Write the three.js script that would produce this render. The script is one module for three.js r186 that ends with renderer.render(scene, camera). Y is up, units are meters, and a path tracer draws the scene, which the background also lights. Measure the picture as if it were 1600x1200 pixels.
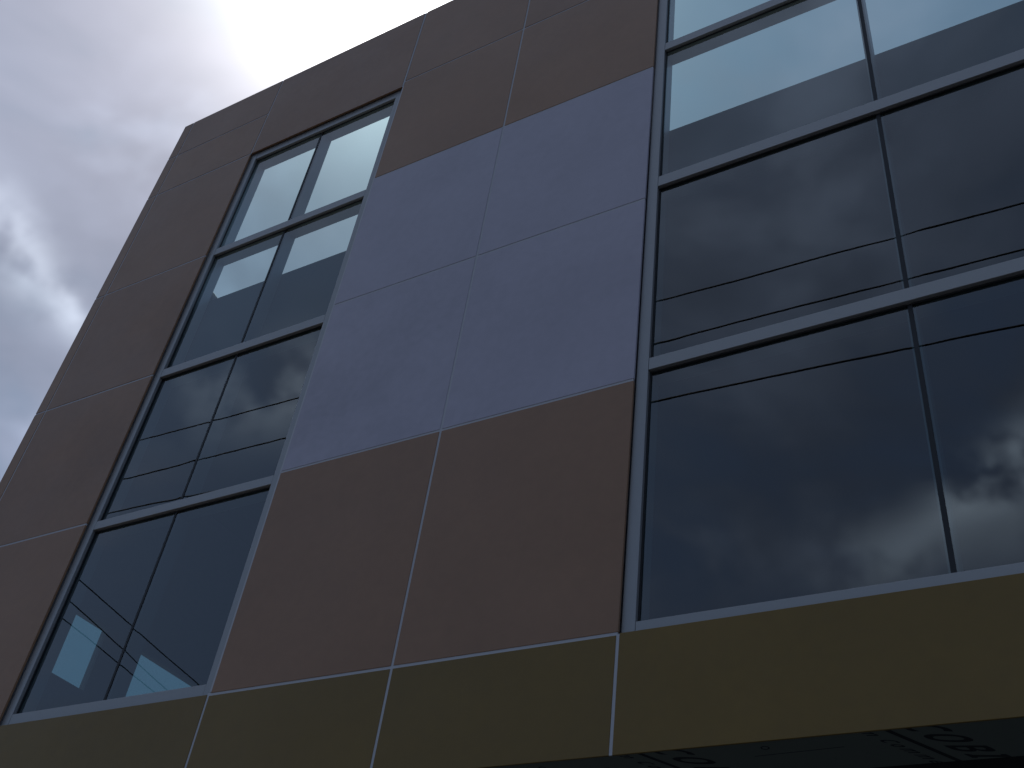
import * as THREE from 'three';
import { RoundedBoxGeometry } from 'three/addons/geometries/RoundedBoxGeometry.js';
import { mergeGeometries } from 'three/addons/utils/BufferGeometryUtils.js';

// ---------------------------------------------------------------- camera, sky, sun, exposure
const scene = new THREE.Scene();
const camera = new THREE.PerspectiveCamera(39.38, 4 / 3, 0.1, 3000);
camera.position.set(3.900, 1.599, 4.722);
camera.up.set(0.239, 0.758, 0.607);
camera.lookAt(3.900 - 0.444, 1.599 + 0.641, 4.722 - 0.626);

const renderer = new THREE.WebGLRenderer({ antialias: true });
renderer.toneMapping = THREE.LinearToneMapping;
renderer.toneMappingExposure = 1.06;
renderer.shadowMap.enabled = true;
renderer.shadowMap.type = THREE.PCFSoftShadowMap;

const sunDir = new THREE.Vector3(-0.405, 0.862, -0.305).normalize();

// seeded value noise
function makeNoise(seed) {
  const P = new Uint8Array(512), a = [];
  let s = seed >>> 0;
  const rnd = () => ((s = (Math.imul(s, 1664525) + 1013904223) >>> 0) / 4294967296);
  for (let i = 0; i < 256; i++) a.push(i);
  for (let i = 255; i > 0; i--) { const j = Math.floor(rnd() * (i + 1)); [a[i], a[j]] = [a[j], a[i]]; }
  for (let i = 0; i < 512; i++) P[i] = a[i & 255];
  const f = (t) => t * t * t * (t * (t * 6 - 15) + 10);
  const g = (h, x, y, z) => { const k = h & 15, u = k < 8 ? x : y, v = k < 4 ? y : (k === 12 || k === 14 ? x : z); return ((k & 1) ? -u : u) + ((k & 2) ? -v : v); };
  return (x, y, z) => {
    const X = Math.floor(x), Y = Math.floor(y), Z = Math.floor(z); x -= X; y -= Y; z -= Z;
    const u = f(x), v = f(y), w = f(z), i = X & 255, j = Y & 255, k = Z & 255;
    const A = P[i] + j, AA = P[A & 511] + k, AB = P[(A + 1) & 511] + k, B = P[i + 1] + j, BA = P[B & 511] + k, BB = P[(B + 1) & 511] + k;
    const L = (t, p, q) => p + t * (q - p), Q = (n) => P[n & 511];
    return L(w, L(v, L(u, g(Q(AA), x, y, z), g(Q(BA), x - 1, y, z)), L(u, g(Q(AB), x, y - 1, z), g(Q(BB), x - 1, y - 1, z))),
      L(v, L(u, g(Q(AA + 1), x, y, z - 1), g(Q(BA + 1), x - 1, y, z - 1)), L(u, g(Q(AB + 1), x, y - 1, z - 1), g(Q(BB + 1), x - 1, y - 1, z - 1))));
  };
}
const N1 = makeNoise(11), N2 = makeNoise(57);
const fbm = (n, x, y, z, o) => { let a = 0.5, s = 0; for (let i = 0; i < o; i++) { s += a * n(x, y, z); x = x * 2.03 + 7.1; y = y * 2.03 + 3.7; z = z * 2.03 + 1.3; a *= 0.52; } return s; };
const smooth = (a, b, t) => { t = Math.min(1, Math.max(0, (t - a) / (b - a))); return t * t * (3 - 2 * t); };
const mix = (a, b, t) => a + (b - a) * t;

// the sky: a thin broken overcast with bright cumulus wisps and the veiled sun's aureole
function skyColor(x, y, z) {
  const cs = x * sunDir.x + y * sunDir.y + z * sunDir.z;
  const ang = Math.acos(Math.min(1, Math.max(-1, cs)));
  const h = Math.max(0, y);
  const k = 1 / (h + 0.22), px = x * k, pz = z * k;
  const wx = fbm(N2, px * 1.1, 3.1, pz * 1.1, 3) * 0.9, wz = fbm(N2, px * 1.1 + 9, 8.2, pz * 1.1, 3) * 0.9;
  const big = fbm(N1, px * 0.75 + wx * 0.6, 0.4, pz * 0.75 + wz * 0.6, 4);
  const mid = fbm(N1, px * 2.1 + wx, 2.7, pz * 2.1 + wz, 6);
  const fine = fbm(N2, px * 5.5 + wx * 2, 5.5, pz * 5.5 + wz * 2, 5);
  const puff = fbm(N2, x * 15 + wx, y * 15, z * 15 + wz, 6), curl = fbm(N1, px * 4.3 + wx * 1.5 + 20, 6.1, pz * 4.3 + wz * 1.5, 6);
  const near = Math.exp(-ang / 0.11), wide = Math.exp(-ang / 0.75);
  const veil = Math.exp(-Math.pow(ang / 0.125, 2));
  const cover = smooth(-0.14, 0.22, big + mid * 0.65 + curl * 0.45 + 0.02 + 0.16 * wide);
  const horizon = Math.exp(-h / 0.22);
  // clear air between the clouds
  const air = [0.058 + 0.30 * wide + 0.10 * horizon, 0.112 + 0.345 * wide + 0.13 * horizon, 0.255 + 0.32 * wide + 0.13 * horizon];
  // cloud: grey lavender sheet, thicker parts darker
  const body = 0.158 + 0.29 * wide + 0.06 * horizon + mid * 0.15 + fine * 0.10 + curl * 0.12;
  const lit = Math.exp(-Math.pow(ang / 0.6, 2)), cl = [body * mix(0.75, 1.03, lit), body * mix(1.0, 1.03, lit), body * mix(1.50, 1.24, lit)];
  // cumulus wisps
  const wisp = smooth(0.16, 0.46, mid * 0.85 + fine * 0.55 + big * 0.35);
  // banks of brighter broken cloud
  let bank = 0;
  for (const [bx, by, bz, tx, ty, tz, len, wd, am] of banks) {
    const dx = x - bx, dy = y - by, dz = z - bz, u = dx * tx + dy * ty + dz * tz;
    const v2 = dx * dx + dy * dy + dz * dz - u * u;
    bank += am * Math.exp(-(u * u) / (len * len) - v2 / (wd * wd));
  }
  bank *= smooth(-0.34, 0.22, puff * 1.15 + mid * 0.2);
  const out = [];
  for (let c = 0; c < 3; c++) {
    let t = mix(air[c], cl[c], cover);
    t += (wisp * [0.075, 0.092, 0.115][c] + bank * [mix(0.80, 0.98, lit), 1.0, mix(1.16, 1.06, lit)][c]) * (0.65 + 0.9 * wide);
    t += [1.0, 0.98, 0.95][c] * (2.2 * veil + 0.55 * near);
    out.push(Math.max(0.01, t));
  }
  return out;
}
const banks = [     // centre, run, half length, half width, strength
  [-0.735, 0.618, -0.290, -0.10, -0.42, -0.90, 0.055, 0.024, 0.30],
  [-0.722, 0.594, -0.352, -0.05, -0.50, -0.86, 0.030, 0.014, 0.30],
  [-0.050, 0.580, 0.812, 0.90, 0.34, -0.28, 0.075, 0.022, 1.35],
  [-0.030, 0.545, 0.838, 0.95, 0.25, -0.10, 0.070, 0.030, 0.45],
  [-0.165, 0.525, 0.835, 0.95, 0.20, 0.10, 0.055, 0.030, 0.40],
  [-0.600, 0.600, 0.520, 0.80, 0.30, 0.50, 0.110, 0.040, 0.42],
];
{
  const W = 2048, H = 1024, d = new Float32Array(W * H * 4);
  for (let j = 0; j < H; j++) {
    const lat = ((j + 0.5) / H - 0.5) * Math.PI, y = Math.sin(lat), r = Math.cos(lat);
    for (let i = 0; i < W; i++) {
      const lon = ((i + 0.5) / W - 0.5) * 2 * Math.PI;
      const c = y < -0.02 ? [0.16, 0.16, 0.17] : skyColor(r * Math.cos(lon), y, r * Math.sin(lon));
      const o = (j * W + i) * 4; d[o] = c[0]; d[o + 1] = c[1]; d[o + 2] = c[2]; d[o + 3] = 1;
    }
  }
  const t = new THREE.DataTexture(d, W, H, THREE.RGBAFormat, THREE.FloatType);
  t.mapping = THREE.EquirectangularReflectionMapping; t.magFilter = t.minFilter = THREE.LinearFilter; t.wrapS = THREE.RepeatWrapping; t.needsUpdate = true;
  scene.background = t; scene.environment = t;
}
const sun = new THREE.DirectionalLight(0xfff1dc, 2.0);
sun.position.copy(sunDir).multiplyScalar(60); sun.castShadow = true; sun.shadow.radius = 3;
Object.assign(sun.shadow.camera, { left: -40, right: 40, top: 40, bottom: -40, near: 1, far: 140 });
sun.shadow.mapSize.set(2048, 2048);
scene.add(sun, sun.target);

// ---------------------------------------------------------------- helpers
const G = 4.36;                         // height above the ground of the sill line all facade heights count from
let seed = 4242;
const rnd = () => ((seed = (Math.imul(seed, 1664525) + 1013904223) >>> 0) / 4294967296);
function add(parent, name, geo, mat, label) {
  const m = new THREE.Mesh(geo, mat); m.name = name; m.castShadow = m.receiveShadow = true;
  if (label) m.userData.label = label;
  parent.add(m); return m;
}
function box(x0, x1, y0, y1, z0, z1, r = 0) {
  const w = x1 - x0, h = y1 - y0, d = z1 - z0;
  const g = r ? new RoundedBoxGeometry(w, h, d, 2, r) : new THREE.BoxGeometry(w, h, d);
  g.translate((x0 + x1) / 2, (y0 + y1) / 2 + G, (z0 + z1) / 2);
  return g;
}
function uvXY(g, s = 1) {               // uv in metres from the facade's own x and y
  const p = g.attributes.position, u = g.attributes.uv;
  for (let i = 0; i < p.count; i++) u.setXY(i, p.getX(i) * s + p.getZ(i) * s, p.getY(i) * s);
  return g;
}
function noiseTexture(n, fn, srgb = true) {
  const d = new Uint8Array(n * n * 4);
  for (let j = 0; j < n; j++) for (let i = 0; i < n; i++) {
    const v = fn(i / n, j / n), o = (j * n + i) * 4;
    d[o] = v[0]; d[o + 1] = v[1]; d[o + 2] = v[2]; d[o + 3] = 255;
  }
  const t = new THREE.DataTexture(d, n, n); t.wrapS = t.wrapT = THREE.RepeatWrapping; t.magFilter = THREE.LinearFilter; t.minFilter = THREE.LinearMipmapLinearFilter; t.generateMipmaps = true;
  if (srgb) t.colorSpace = THREE.SRGBColorSpace;
  t.needsUpdate = true; return t;
}
// tileable noise: four corners blended
const tile = (n, x, y, f, z, o) => {
  const a = (u, v) => fbm(n, u * f, v * f, z, o);
  return mix(mix(a(x, y), a(x - 1, y), x), mix(a(x, y - 1), a(x - 1, y - 1), x), y);
};
// painted metal: grain of the coating and faint uneven dirt, about 6 m per tile
const coat = noiseTexture(512, (x, y) => {
  const v = 236 + 26 * tile(N1, x, y, 7, 1.5, 4) + 14 * tile(N2, x, y, 90, 2.5, 2);
  return [v, v, v].map((k) => Math.max(0, Math.min(255, k)));
});
const coatRough = noiseTexture(512, (x, y) => {
  const v = 205 + 60 * tile(N2, x, y, 5, 4.5, 4) + 26 * tile(N1, x, y, 70, 6.5, 2);
  return [v, v, v].map((k) => Math.max(0, Math.min(255, k)));
}, false);
// oil canning: gentle sheet-metal unevenness
const canning = noiseTexture(256, (x, y) => {
  const v = 128 + 150 * tile(N1, x, y, 9, 9.5, 2);
  return [v, v, v].map((k) => Math.max(0, Math.min(255, k)));
}, false);
for (const t of [coat, coatRough, canning]) t.repeat.set(1 / 6, 1 / 6);

const paint = (r, g, b, rough = 0.55) => new THREE.MeshStandardMaterial({ color: new THREE.Color().setRGB(r, g, b), map: coat, roughness: rough, roughnessMap: coatRough, bumpMap: canning, bumpScale: 0.003 });
const M = {
  brown: [paint(0.378, 0.201, 0.102), paint(0.390, 0.208, 0.105), paint(0.364, 0.194, 0.101)],
  grey: [paint(0.515, 0.466, 0.530, 0.45), paint(0.528, 0.478, 0.538, 0.45)],
  ochre: [paint(0.222, 0.126, 0.009), paint(0.210, 0.120, 0.009)],
  sealant: new THREE.MeshStandardMaterial({ color: new THREE.Color().setRGB(0.54, 0.53, 0.53), roughness: 0.75 }),
  aluminium: new THREE.MeshStandardMaterial({ color: new THREE.Color().setRGB(0.34, 0.335, 0.325), roughness: 0.45, metalness: 0.3, roughnessMap: coatRough }),
  mullion: new THREE.MeshStandardMaterial({ color: new THREE.Color().setRGB(0.22, 0.22, 0.22), roughness: 0.5, metalness: 0.2 }),
  gasket: new THREE.MeshStandardMaterial({ color: new THREE.Color().setRGB(0.012, 0.012, 0.013), roughness: 0.6 }),
  glass: new THREE.MeshPhysicalMaterial({ color: new THREE.Color().setRGB(0.40, 0.55, 0.57), roughness: 0.0, metalness: 0, transmission: 1, thickness: 0, ior: 1.95 }),
  plaster: new THREE.MeshStandardMaterial({ color: new THREE.Color().setRGB(0.10, 0.10, 0.105), roughness: 0.9 }),
  concrete: new THREE.MeshStandardMaterial({ color: new THREE.Color().setRGB(0.30, 0.295, 0.28), roughness: 0.9, map: coat }),
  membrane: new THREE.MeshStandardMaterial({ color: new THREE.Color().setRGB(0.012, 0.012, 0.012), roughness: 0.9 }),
  asphalt: new THREE.MeshStandardMaterial({ color: new THREE.Color().setRGB(0.055, 0.055, 0.057), roughness: 0.92, map: coat }),
  wood: new THREE.MeshStandardMaterial({ color: new THREE.Color().setRGB(0.13, 0.09, 0.06), roughness: 0.9 }),
  cable: new THREE.MeshStandardMaterial({ color: new THREE.Color().setRGB(0.015, 0.015, 0.015), roughness: 0.7 }),
  porcelain: new THREE.MeshStandardMaterial({ color: new THREE.Color().setRGB(0.35, 0.33, 0.30), roughness: 0.3 }),
};

// ---------------------------------------------------------------- ground
{
  const g = new THREE.PlaneGeometry(1200, 1200); g.rotateX(-Math.PI / 2);
  const u = g.attributes.uv; for (let i = 0; i < u.count; i++) u.setXY(i, u.getX(i) * 1200, u.getY(i) * 1200);
  const m = add(scene, 'road', g, M.asphalt); m.userData = { kind: 'structure', label: 'dark asphalt road and yard around the building', category: 'road' };
  const p = new THREE.BoxGeometry(26, 0.14, 3.0); p.translate(1.5, 0.07, 1.2);
  const q = add(scene, 'pavement', p, M.concrete); q.userData = { kind: 'structure', label: 'concrete pavement along the foot of the building', category: 'pavement' };
}

// ---------------------------------------------------------------- the building
const bld = new THREE.Group(); bld.name = 'office_building';
bld.userData = { label: 'office building clad in brown, grey and ochre metal panels with tinted windows', category: 'building' };
scene.add(bld);

const XL = -5.353, XR = 8.25, TOP = 8.438, BOT = -0.673;
const LW = { x0: -3.662, x1: -1.495, y0: 0.0, y1: 6.95 }, RW = { x0: 1.5, x1: 6.68, y0: 0.0, y1: 7.03 };

// wall behind the panels, pale sealant showing in the joints; holes where the windows sit
{
  const s = new THREE.Shape();
  const E = 0.002, K = 0.035;
  s.moveTo(XL + E, BOT + E); s.lineTo(XR - E, BOT + E); s.lineTo(XR - E, TOP - E); s.lineTo(XL + E, TOP - E); s.closePath();
  for (const w of [LW, RW]) {
    const h = new THREE.Path(); h.moveTo(w.x0 - K, w.y0 - K); h.lineTo(w.x0 - K, w.y1 + K); h.lineTo(w.x1 + K, w.y1 + K); h.lineTo(w.x1 + K, w.y0 - K); h.closePath(); s.holes.push(h);
  }
  const g = new THREE.ExtrudeGeometry(s, { depth: 0.1745, bevelEnabled: false });
  g.translate(0, G, -0.220);
  add(bld, 'wall', g, M.sealant, 'wall behind the cladding');
}
// sealant lines, almost flush with the panel faces
const J = 0.010;
const seals = [];
const vseal = (x, y0, y1) => seals.push([x - J - 0.001, x + J + 0.001, y0, y1, 0]);
const hseal = (y, x0, x1) => seals.push([x0, x1, y - J - 0.001, y + J + 0.001, 0.0004]);
// cladding panels: x0, x1, y0, y1, colour, [left, right, bottom, top] half joints
const panels = [];
const col = (x0, x1, ys, kinds, jl = J, jr = J, jb = J, jt = J) => {
  for (let i = 0; i < kinds.length; i++) {
    if (!kinds[i]) continue;
    panels.push([x0 + jl, x1 - jr, ys[i] + (i ? J : jb), ys[i + 1] - (i === kinds.length - 1 ? jt : J), kinds[i]]);
  }
};
// corner strip and the column left of the tall window
col(XL, -5.194, [0, 1.812, 3.518, 5.206, 6.95, 7.735, TOP], ['brown', 'brown', 'brown', 'brown', 'brown', 'brown'], 0, J, J, 0);
col(-5.194, LW.x0, [0, 1.812, 3.518, 5.206, 6.95, 7.735, TOP], ['brown', 'brown', 'brown', 'brown', 'brown', 'brown'], J, 0, J, 0);
panels[panels.length - 1][1] -= J; panels[panels.length - 2][1] -= J;
// above the tall window
col(LW.x0, LW.x1, [LW.y1, TOP], ['brown'], J, J, 0, 0);
// two columns between the windows
col(LW.x1, 0, [0, 1.816, 3.626, 5.38, 7.037, TOP], ['brown', 'grey', 'grey', 'brown', 'brown'], J * 2.0, J, J, 0);
col(0, RW.x0, [0, 1.816, 3.626, 5.38, 7.037, TOP], ['brown', 'grey', 'grey', 'brown', 'brown'], J, 0, J, 0);
// above the wide window, and right of it
col(RW.x0, 4.09, [RW.y1, TOP], ['brown'], J, J, 0, 0);
col(4.09, RW.x1, [RW.y1, TOP], ['brown'], J, J, 0, 0);
col(RW.x1, XR, [0, 1.816, 3.626, 5.38, 7.037, TOP], ['brown', 'brown', 'brown', 'brown', 'brown'], 0, 0, J, 0);
// ochre band
for (const [a, b] of [[XL, LW.x0], [LW.x0, LW.x1], [LW.x1, 0], [0, RW.x0], [RW.x0, RW.x1], [RW.x1, XR]])
  panels.push([a + (a === XL ? 0 : J), b - (b === XR ? 0 : J), BOT, 0 - J * ((a === LW.x0 || a === RW.x0) ? 0 : 1), 'ochre']);
vseal(-5.194, 0.02, TOP - 0.004); vseal(LW.x0, LW.y1 + 0.006, TOP - 0.004); vseal(LW.x1, LW.y1 + 0.006, TOP - 0.004); vseal(LW.x1 + 0.012, 0.02, LW.y1 + 0.004); vseal(LW.x1, BOT + 0.002, 0.012);
vseal(0, BOT + 0.002, TOP - 0.004); vseal(RW.x0, BOT + 0.002, -0.002); vseal(RW.x0, RW.y1 + 0.006, TOP - 0.004); vseal(4.09, RW.y1 + 0.006, TOP - 0.004); vseal(RW.x1, BOT + 0.002, -0.002); vseal(RW.x1, RW.y1 + 0.006, TOP - 0.004); vseal(LW.x0, BOT + 0.002, -0.002);
for (const y of [1.812, 3.518, 5.206, 6.95, 7.735]) hseal(y, XL + 0.003, LW.x0 - 0.004);
for (const y of [1.816, 3.626, 5.38, 7.037]) { hseal(y, LW.x1 + 0.004, RW.x0 - 0.004); hseal(y, RW.x1 + 0.004, XR - 0.003); }
hseal(0, XL + 0.003, LW.x0 - 0.004); hseal(0, LW.x1 + 0.004, RW.x0 - 0.004); hseal(0, RW.x1 + 0.004, XR - 0.003);
for (const [x0, x1, y0, y1, dz] of seals) add(bld, 'sealant_joint', box(x0, x1, y0, y1, -0.018, -0.0035 + dz), M.sealant);
const note = { brown: null, grey: 'pale blue-grey cladding panel', ochre: 'ochre cladding panel of the bottom band' };
for (const [x0, x1, y0, y1, k] of panels) {
  const v = M[k][Math.floor(rnd() * M[k].length)];
  const g = uvXY(box(x0, x1, y0, y1, k === 'ochre' ? -0.012 : -0.020, 0, 0.0025));
  const du = rnd() * 5, dv = rnd() * 5, u = g.attributes.uv; for (let i = 0; i < u.count; i++) u.setXY(i, u.getX(i) + du, u.getY(i) + dv);
  const m = add(bld, 'cladding_panel', g, v, note[k]);
  m.position.z = 0.0015 * rnd();
}

// windows -------------------------------------------------------
const FZ = -0.031, GZ = -0.068, BZ = -0.206;
function paneGeometry(x0, x1, y0, y1) {
  const nx = 28, ny = 28, g = new THREE.PlaneGeometry(x1 - x0, y1 - y0, nx, ny);
  const p = g.attributes.position, n = g.attributes.normal, s = rnd() * 90;
  const w = x1 - x0, h = y1 - y0;
  const f = (x, y) => {                 // heat-treated glass is never quite flat, least so near its edges
    const e = Math.pow(Math.abs(2 * x / w), 6);
    return 0.00022 * N1(x * 1.3 + s, y * 1.3, s) + 0.00010 * (0.25 + e * 1.8) * N2(x * 5 + s, y * 6, s);
  };
  for (let i = 0; i < p.count; i++) {
    const x = p.getX(i), y = p.getY(i), e = 0.004;
    const dx = (f(x + e, y) - f(x - e, y)) / (2 * e), dy = (f(x, y + e) - f(x, y - e)) / (2 * e);
    const l = Math.hypot(dx, dy, 1); n.setXYZ(i, -dx / l, -dy / l, 1 / l);
  }
  g.translate((x0 + x1) / 2, (y0 + y1) / 2 + G, GZ);
  return g;
}
function makeWindow(W, jamb, head, sill, bars, muls, mulW, label) {
  const { x0, x1, y0, y1 } = W, e = 0.0025;
  // outer frame: jambs full height, head and sill between
  const frame = add(bld, 'window', mergeGeometries([
    box(x0 + e, x0 + jamb, y0 + e, y1 - e, BZ, FZ, 0.004), box(x1 - jamb, x1 - e, y0 + e, y1 - e, BZ, FZ, 0.004),
    box(x0 + jamb + 0.001, x1 - jamb - 0.001, y1 - head, y1 - e, BZ, FZ - 0.0015, 0.004), box(x0 + jamb + 0.001, x1 - jamb - 0.001, y0 + e, y0 + sill, BZ, FZ - 0.0015, 0.004),
  ]), M.aluminium, label);
  const xa = x0 + jamb, xb = x1 - jamb;
  // black gaskets round the glazing, a hair behind the frame face
  const xs = [xa, ...muls, xb], ys = [y0 + sill, ...bars.flatMap(([a, b]) => [a, b]), y1 - head];
  for (const [a, b] of bars) add(frame, 'transom', box(xa + 0.001, xb - 0.001, a, b, BZ, FZ - 0.001, 0.004), M.aluminium);
  for (let r = 0; r < ys.length; r += 2) {
    for (const mx of muls) {
      add(frame, 'mullion', box(mx - 0.026, mx + 0.026, ys[r] + 0.001, ys[r + 1] - 0.001, BZ, GZ - 0.012), M.mullion);
      add(frame, 'gasket', box(mx - mulW / 2, mx + mulW / 2, ys[r] + 0.001, ys[r + 1] - 0.001, GZ - 0.010, GZ + 0.004), M.gasket);
    }
    for (let c = 0; c + 1 < xs.length; c++) {
      const l = xs[c] + (c ? mulW / 2 : 0), q = xs[c + 1] - (c + 2 < xs.length ? mulW / 2 : 0);
      add(frame, 'pane', paneGeometry(l + 0.001, q - 0.001, ys[r] + 0.001, ys[r + 1] - 0.001), M.glass);
      const t = 0.012, z0 = GZ + 0.002, z1 = GZ + 0.009;   // perimeter gasket
      const parts = [box(l + 0.002, q - 0.002, ys[r + 1] - t, ys[r + 1] - 0.001, z0, z1)];
      if (!c) parts.push(box(l + 0.001, l + t, ys[r] + 0.001, ys[r + 1] - t - 0.001, z0, z1));
      add(frame, 'gasket', mergeGeometries(parts), M.gasket);
    }
  }
  return frame;
}
makeWindow(LW, 0.086, 0.105, 0.10, [[1.752, 1.838], [3.487, 3.587], [5.205, 5.305]], [-2.618], 0.022, 'tall narrow window two panes wide');
makeWindow(RW, 0.085, 0.10, 0.075, [[1.897, 2.0], [3.765, 3.88], [5.625, 5.73]], [3.232, 4.94], 0.026, 'wide window of large panes');

// roof, floors and the other walls ------------------------------
const D = -9;
const roof = add(bld, 'roof', box(XL + 0.15, XR - 0.15, 3.78, 4.715, D + 0.02, -0.232), M.plaster, 'roof slab behind the glazed parapet');
add(roof, 'brace_plate', (() => {
  const s = new THREE.Shape(); s.moveTo(-3.80, 4.717); s.lineTo(-3.80, 5.02); s.lineTo(-3.72, 4.97); s.lineTo(-3.50, 4.717); s.closePath();
  const g = new THREE.ExtrudeGeometry(s, { depth: 0.012, bevelEnabled: false }); g.translate(0, G, -0.246); return g;
})(), M.aluminium);
add(bld, 'floor', box(XL + 0.15, XR - 0.15, -0.62, -0.32, D + 0.02, -0.232), M.plaster);
add(bld, 'wall', box(XL + 0.15, XR - 0.15, -4.36, 4.9, D - 0.2, D), M.concrete);
add(bld, 'wall', box(XR - 0.14, XR, -0.66, 4.9, D, -0.232), M.concrete);
// left side wall with two small windows
{
  const s = new THREE.Shape();                      // drawn in (-z, y)
  s.moveTo(0.232, -0.66); s.lineTo(-D, -0.66); s.lineTo(-D, 4.9); s.lineTo(0.232, 4.9); s.closePath();
  const holes = [[1.17, 1.70, 1.24, 1.91], [2.20, 3.40, 0.9, 1.92]];
  for (const [a, b, c, d] of holes) { const h = new THREE.Path(); h.moveTo(a, c); h.lineTo(a, d); h.lineTo(b, d); h.lineTo(b, c); h.closePath(); s.holes.push(h); }
  const g = new THREE.ExtrudeGeometry(s, { depth: 0.09, bevelEnabled: false });
  g.rotateY(Math.PI / 2);                           // (x, y, z) -> (z, y, -x)
  g.translate(XL + 0.05, G, 0);
  const w = add(bld, 'wall', g, M.concrete, 'left side wall with two small windows');
  for (const [a, b, c, d] of holes) {
    const p = new THREE.PlaneGeometry(b - a - 0.004, d - c - 0.004); p.rotateY(-Math.PI / 2); p.translate(XL + 0.09, (c + d) / 2 + G, -(a + b) / 2);
    add(w, 'pane', p, M.glass);
  }
}
// recessed ground floor under the overhang
add(bld, 'wall', box(XL + 0.2, XR - 0.2, -4.36, -0.70, -2.3, -2.1), M.concrete);

// soffit: a strip of printed building wrap behind the panel edge, then black membrane
{
  const PX = 853.33, W = 1024, H = 350, cv = document.createElement('canvas'); cv.width = W; cv.height = H;
  const c = cv.getContext('2d');
  c.fillStyle = '#6c7266'; c.fillRect(0, 0, W, H);
  for (let i = 0; i < 900; i++) { const k = 92 + Math.floor(rnd() * 28); c.fillStyle = `rgba(${k},${k + 6},${k - 2},0.25)`; c.fillRect(rnd() * W, rnd() * H, 3 + rnd() * 26, 1 + rnd() * 3); }
  const X0 = 2.4;                                    // left edge of one repeat
  const ink = '#17171a';
  const ax = 0.49, ay = 0.87, ux = 0.974, uy = 0.227;
  const glyph = (t, x, z, size, squeeze, weight) => {
    for (const k of [-1, 0, 1]) {
      c.setTransform(ax * squeeze, ay * squeeze, -ux, -uy, (x - X0) * PX + k * W, -z * PX);
      c.font = `${weight} ${Math.round(size * PX)}px sans-serif`; c.textAlign = 'center'; c.textBaseline = 'alphabetic'; c.fillStyle = ink; c.fillText(t, 0, 0);
    }
  };
  glyph('C', 2.928, -0.005, 0.25, 0.74, 'bold'); glyph('O', 2.998, -0.132, 0.25, 0.74, 'bold'); glyph('B', 3.066, -0.262, 0.25, 0.74, 'bold'); glyph('I', 3.122, -0.362, 0.25, 0.74, 'bold');
  for (const [t, x, z] of [['r', 2.715, 0.035], ['m', 2.741, -0.022], ['C', 2.798, -0.122], ['o', 2.830, -0.180], ['m', 2.868, -0.248], ['m', 2.912, -0.327], ['e', 2.948, -0.395]]) glyph(t, x, z, 0.100, 0.84, 'bold');
  c.strokeStyle = ink; c.lineCap = 'butt';
  for (const k of [-1, 0, 1]) {
    c.setTransform(1, 0, 0, 1, k * W, 0);
    c.lineWidth = 20; c.beginPath(); c.moveTo((2.840 - X0) * PX, -12); c.lineTo((3.085 - X0) * PX, 0.43 * PX); c.stroke();
    c.lineWidth = 6; c.beginPath(); c.arc((2.271 - X0) * PX, 0.08 * PX, 15, 0, 7); c.stroke();
    c.lineWidth = 5; c.beginPath(); c.moveTo((2.19 - X0) * PX, 0.165 * PX); c.lineTo((2.626 - X0) * PX, 0.146 * PX); c.stroke();
  }
  c.setTransform(1, 0, 0, 1, 0, 0);
  const tex = new THREE.CanvasTexture(cv); tex.colorSpace = THREE.SRGBColorSpace; tex.wrapS = THREE.RepeatWrapping; tex.anisotropy = 8;
  const mat = new THREE.MeshStandardMaterial({ map: tex, roughness: 0.7 });
  const g = box(XL + 0.06, XR - 0.06, BOT + 0.0015, BOT + 0.009, -0.41, -0.0135);
  const p = g.attributes.position, u = g.attributes.uv;
  for (let i = 0; i < p.count; i++) u.setXY(i, (p.getX(i) - X0) / 1.2, 1 + p.getZ(i) / 0.41);
  add(bld, 'soffit', g, mat, 'dark building wrap printed with black lettering under the overhang');
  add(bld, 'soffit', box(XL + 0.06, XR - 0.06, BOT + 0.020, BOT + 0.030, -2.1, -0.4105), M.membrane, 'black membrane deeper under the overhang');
}

// ---------------------------------------------------------------- overhead power lines that the glass mirrors
function pole(x, z, h, turn, label, arms) {
  const g = new THREE.Group(); g.name = 'utility_pole'; g.position.set(x, 0, z); g.rotation.y = turn;
  g.userData = { label, category: 'utility pole' }; scene.add(g);
  const s = new THREE.CylinderGeometry(0.11, 0.17, h, 14); s.translate(0, h / 2, 0); add(g, 'post', s, M.wood);
  for (const y of arms) {
    const a = new RoundedBoxGeometry(0.1, 0.12, 1.6, 1, 0.01); a.translate(0.16, y - 0.16, 0); add(g, 'crossarm', a, M.wood);
    const n = new THREE.LatheGeometry([[0, 0], [0.05, 0], [0.06, 0.03], [0.03, 0.05], [0.05, 0.07], [0.03, 0.1], [0, 0.1]].map((q) => new THREE.Vector2(...q)), 12);
    n.translate(0.16, y - 0.10, 0); add(g, 'insulator', n, M.porcelain);
  }
  return g;
}
function wire(name, a, b, sag, r, label) {
  const pts = []; for (let i = 0; i <= 24; i++) { const t = i / 24; pts.push(new THREE.Vector3(mix(a[0], b[0], t), mix(a[1], b[1], t) - sag * 4 * t * (1 - t), mix(a[2], b[2], t))); }
  const m = add(scene, name, new THREE.TubeGeometry(new THREE.CatmullRomCurve3(pts), 96, r, 6), M.cable);
  m.userData = { label, category: 'power line' };
}
const Zw = 3.84;
const lineY = [[7.21, -9.8, 6.73, 3.99], [6.42, -9.78, 6.05, 3.87], [5.78, -9.74, 5.03, 3.7]];
const ends = [-22, 16];
const names3 = ['highest black cable strung along the street, mirrored in the windows', 'middle black cable strung along the street, mirrored in the windows', 'lowest black cable strung along the street, mirrored in the windows'];
const armsL = [], armsR = [];
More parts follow.
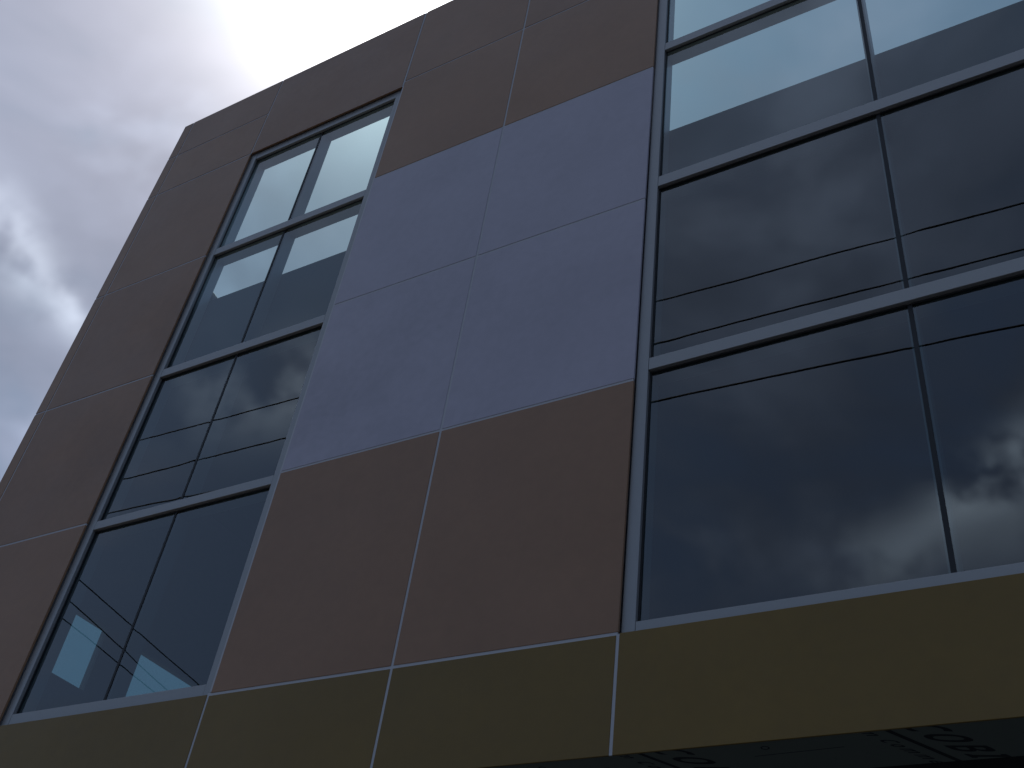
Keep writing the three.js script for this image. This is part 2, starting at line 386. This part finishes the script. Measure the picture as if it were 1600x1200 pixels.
lineY.forEach(([ya, xa, yb, xb], i) => {
  const k = (yb - ya) / (xb - xa), at = (x) => ya + k * (x - xa) + G, sag = 0.0;
  armsL.push(at(ends[0])); armsR.push(at(ends[1]));
  wire('power_line', [ends[0], at(ends[0]), Zw], [ends[1], at(ends[1]), Zw], sag, [0.011, 0.011, 0.012][i], names3[i]);
});
pole(ends[0] - 0.16, Zw, armsL[0] + 0.5, 0, 'wooden utility pole at the far left end of the street cables', armsL);
pole(ends[1] - 0.16, Zw, armsR[0] + 0.5, 0, 'wooden utility pole at the right end of the street cables', armsR);
// the side street's cables, running away from the facade
const side = [[-9.438, 3.653, -10.051, 6.538], [-10.122, 4.069, -10.983, 7.329], [-10.727, 4.468, -11.272, 7.254]];
const names4 = ['side street cable nearest the building, mirrored low in the tall window', 'middle side street cable, mirrored low in the tall window', 'outermost side street cable, mirrored low in the tall window'];
side.forEach(([xa, za, xb, zb], i) => {
  const k = (xb - xa) / (zb - za), X = (z) => xa + k * (z - za);
  wire('power_line', [X(0.8), 4.5 + G, 0.8], [X(34), 4.5 + G, 34], 0, 0.0105, names4[i]);
});
{
  const mk = (z, label) => {
    const k = -0.235, x = -9.75 + k * (z - 4.4);
    const g = pole(x, z, 4.5 + G + 0.4, Math.atan2(k, 1) - Math.PI / 2, label, []);
    const a = new RoundedBoxGeometry(0.12, 0.14, 3.0, 1, 0.01); a.translate(0.17, 4.5 + G - 0.08, 0); add(g, 'crossarm', a, M.wood);
  };
  mk(0.8, 'wooden utility pole beside the left end of the building'); mk(34, 'wooden utility pole far down the side street');
}

// names: a repeat at top level takes a number
const count = {};
for (const o of scene.children) { if (!o.name) continue; const n = count[o.name] = (count[o.name] ?? -1) + 1; if (n) o.name += '_' + String(n).padStart(3, '0'); }
scene.traverse((o) => { if (o.parent === scene && o.name.startsWith('power_line')) o.userData.group = 'overhead power cables'; });
scene.traverse((o) => { if (o.parent === scene && o.name.startsWith('utility_pole')) o.userData.group = 'wooden utility poles'; });

renderer.render(scene, camera);
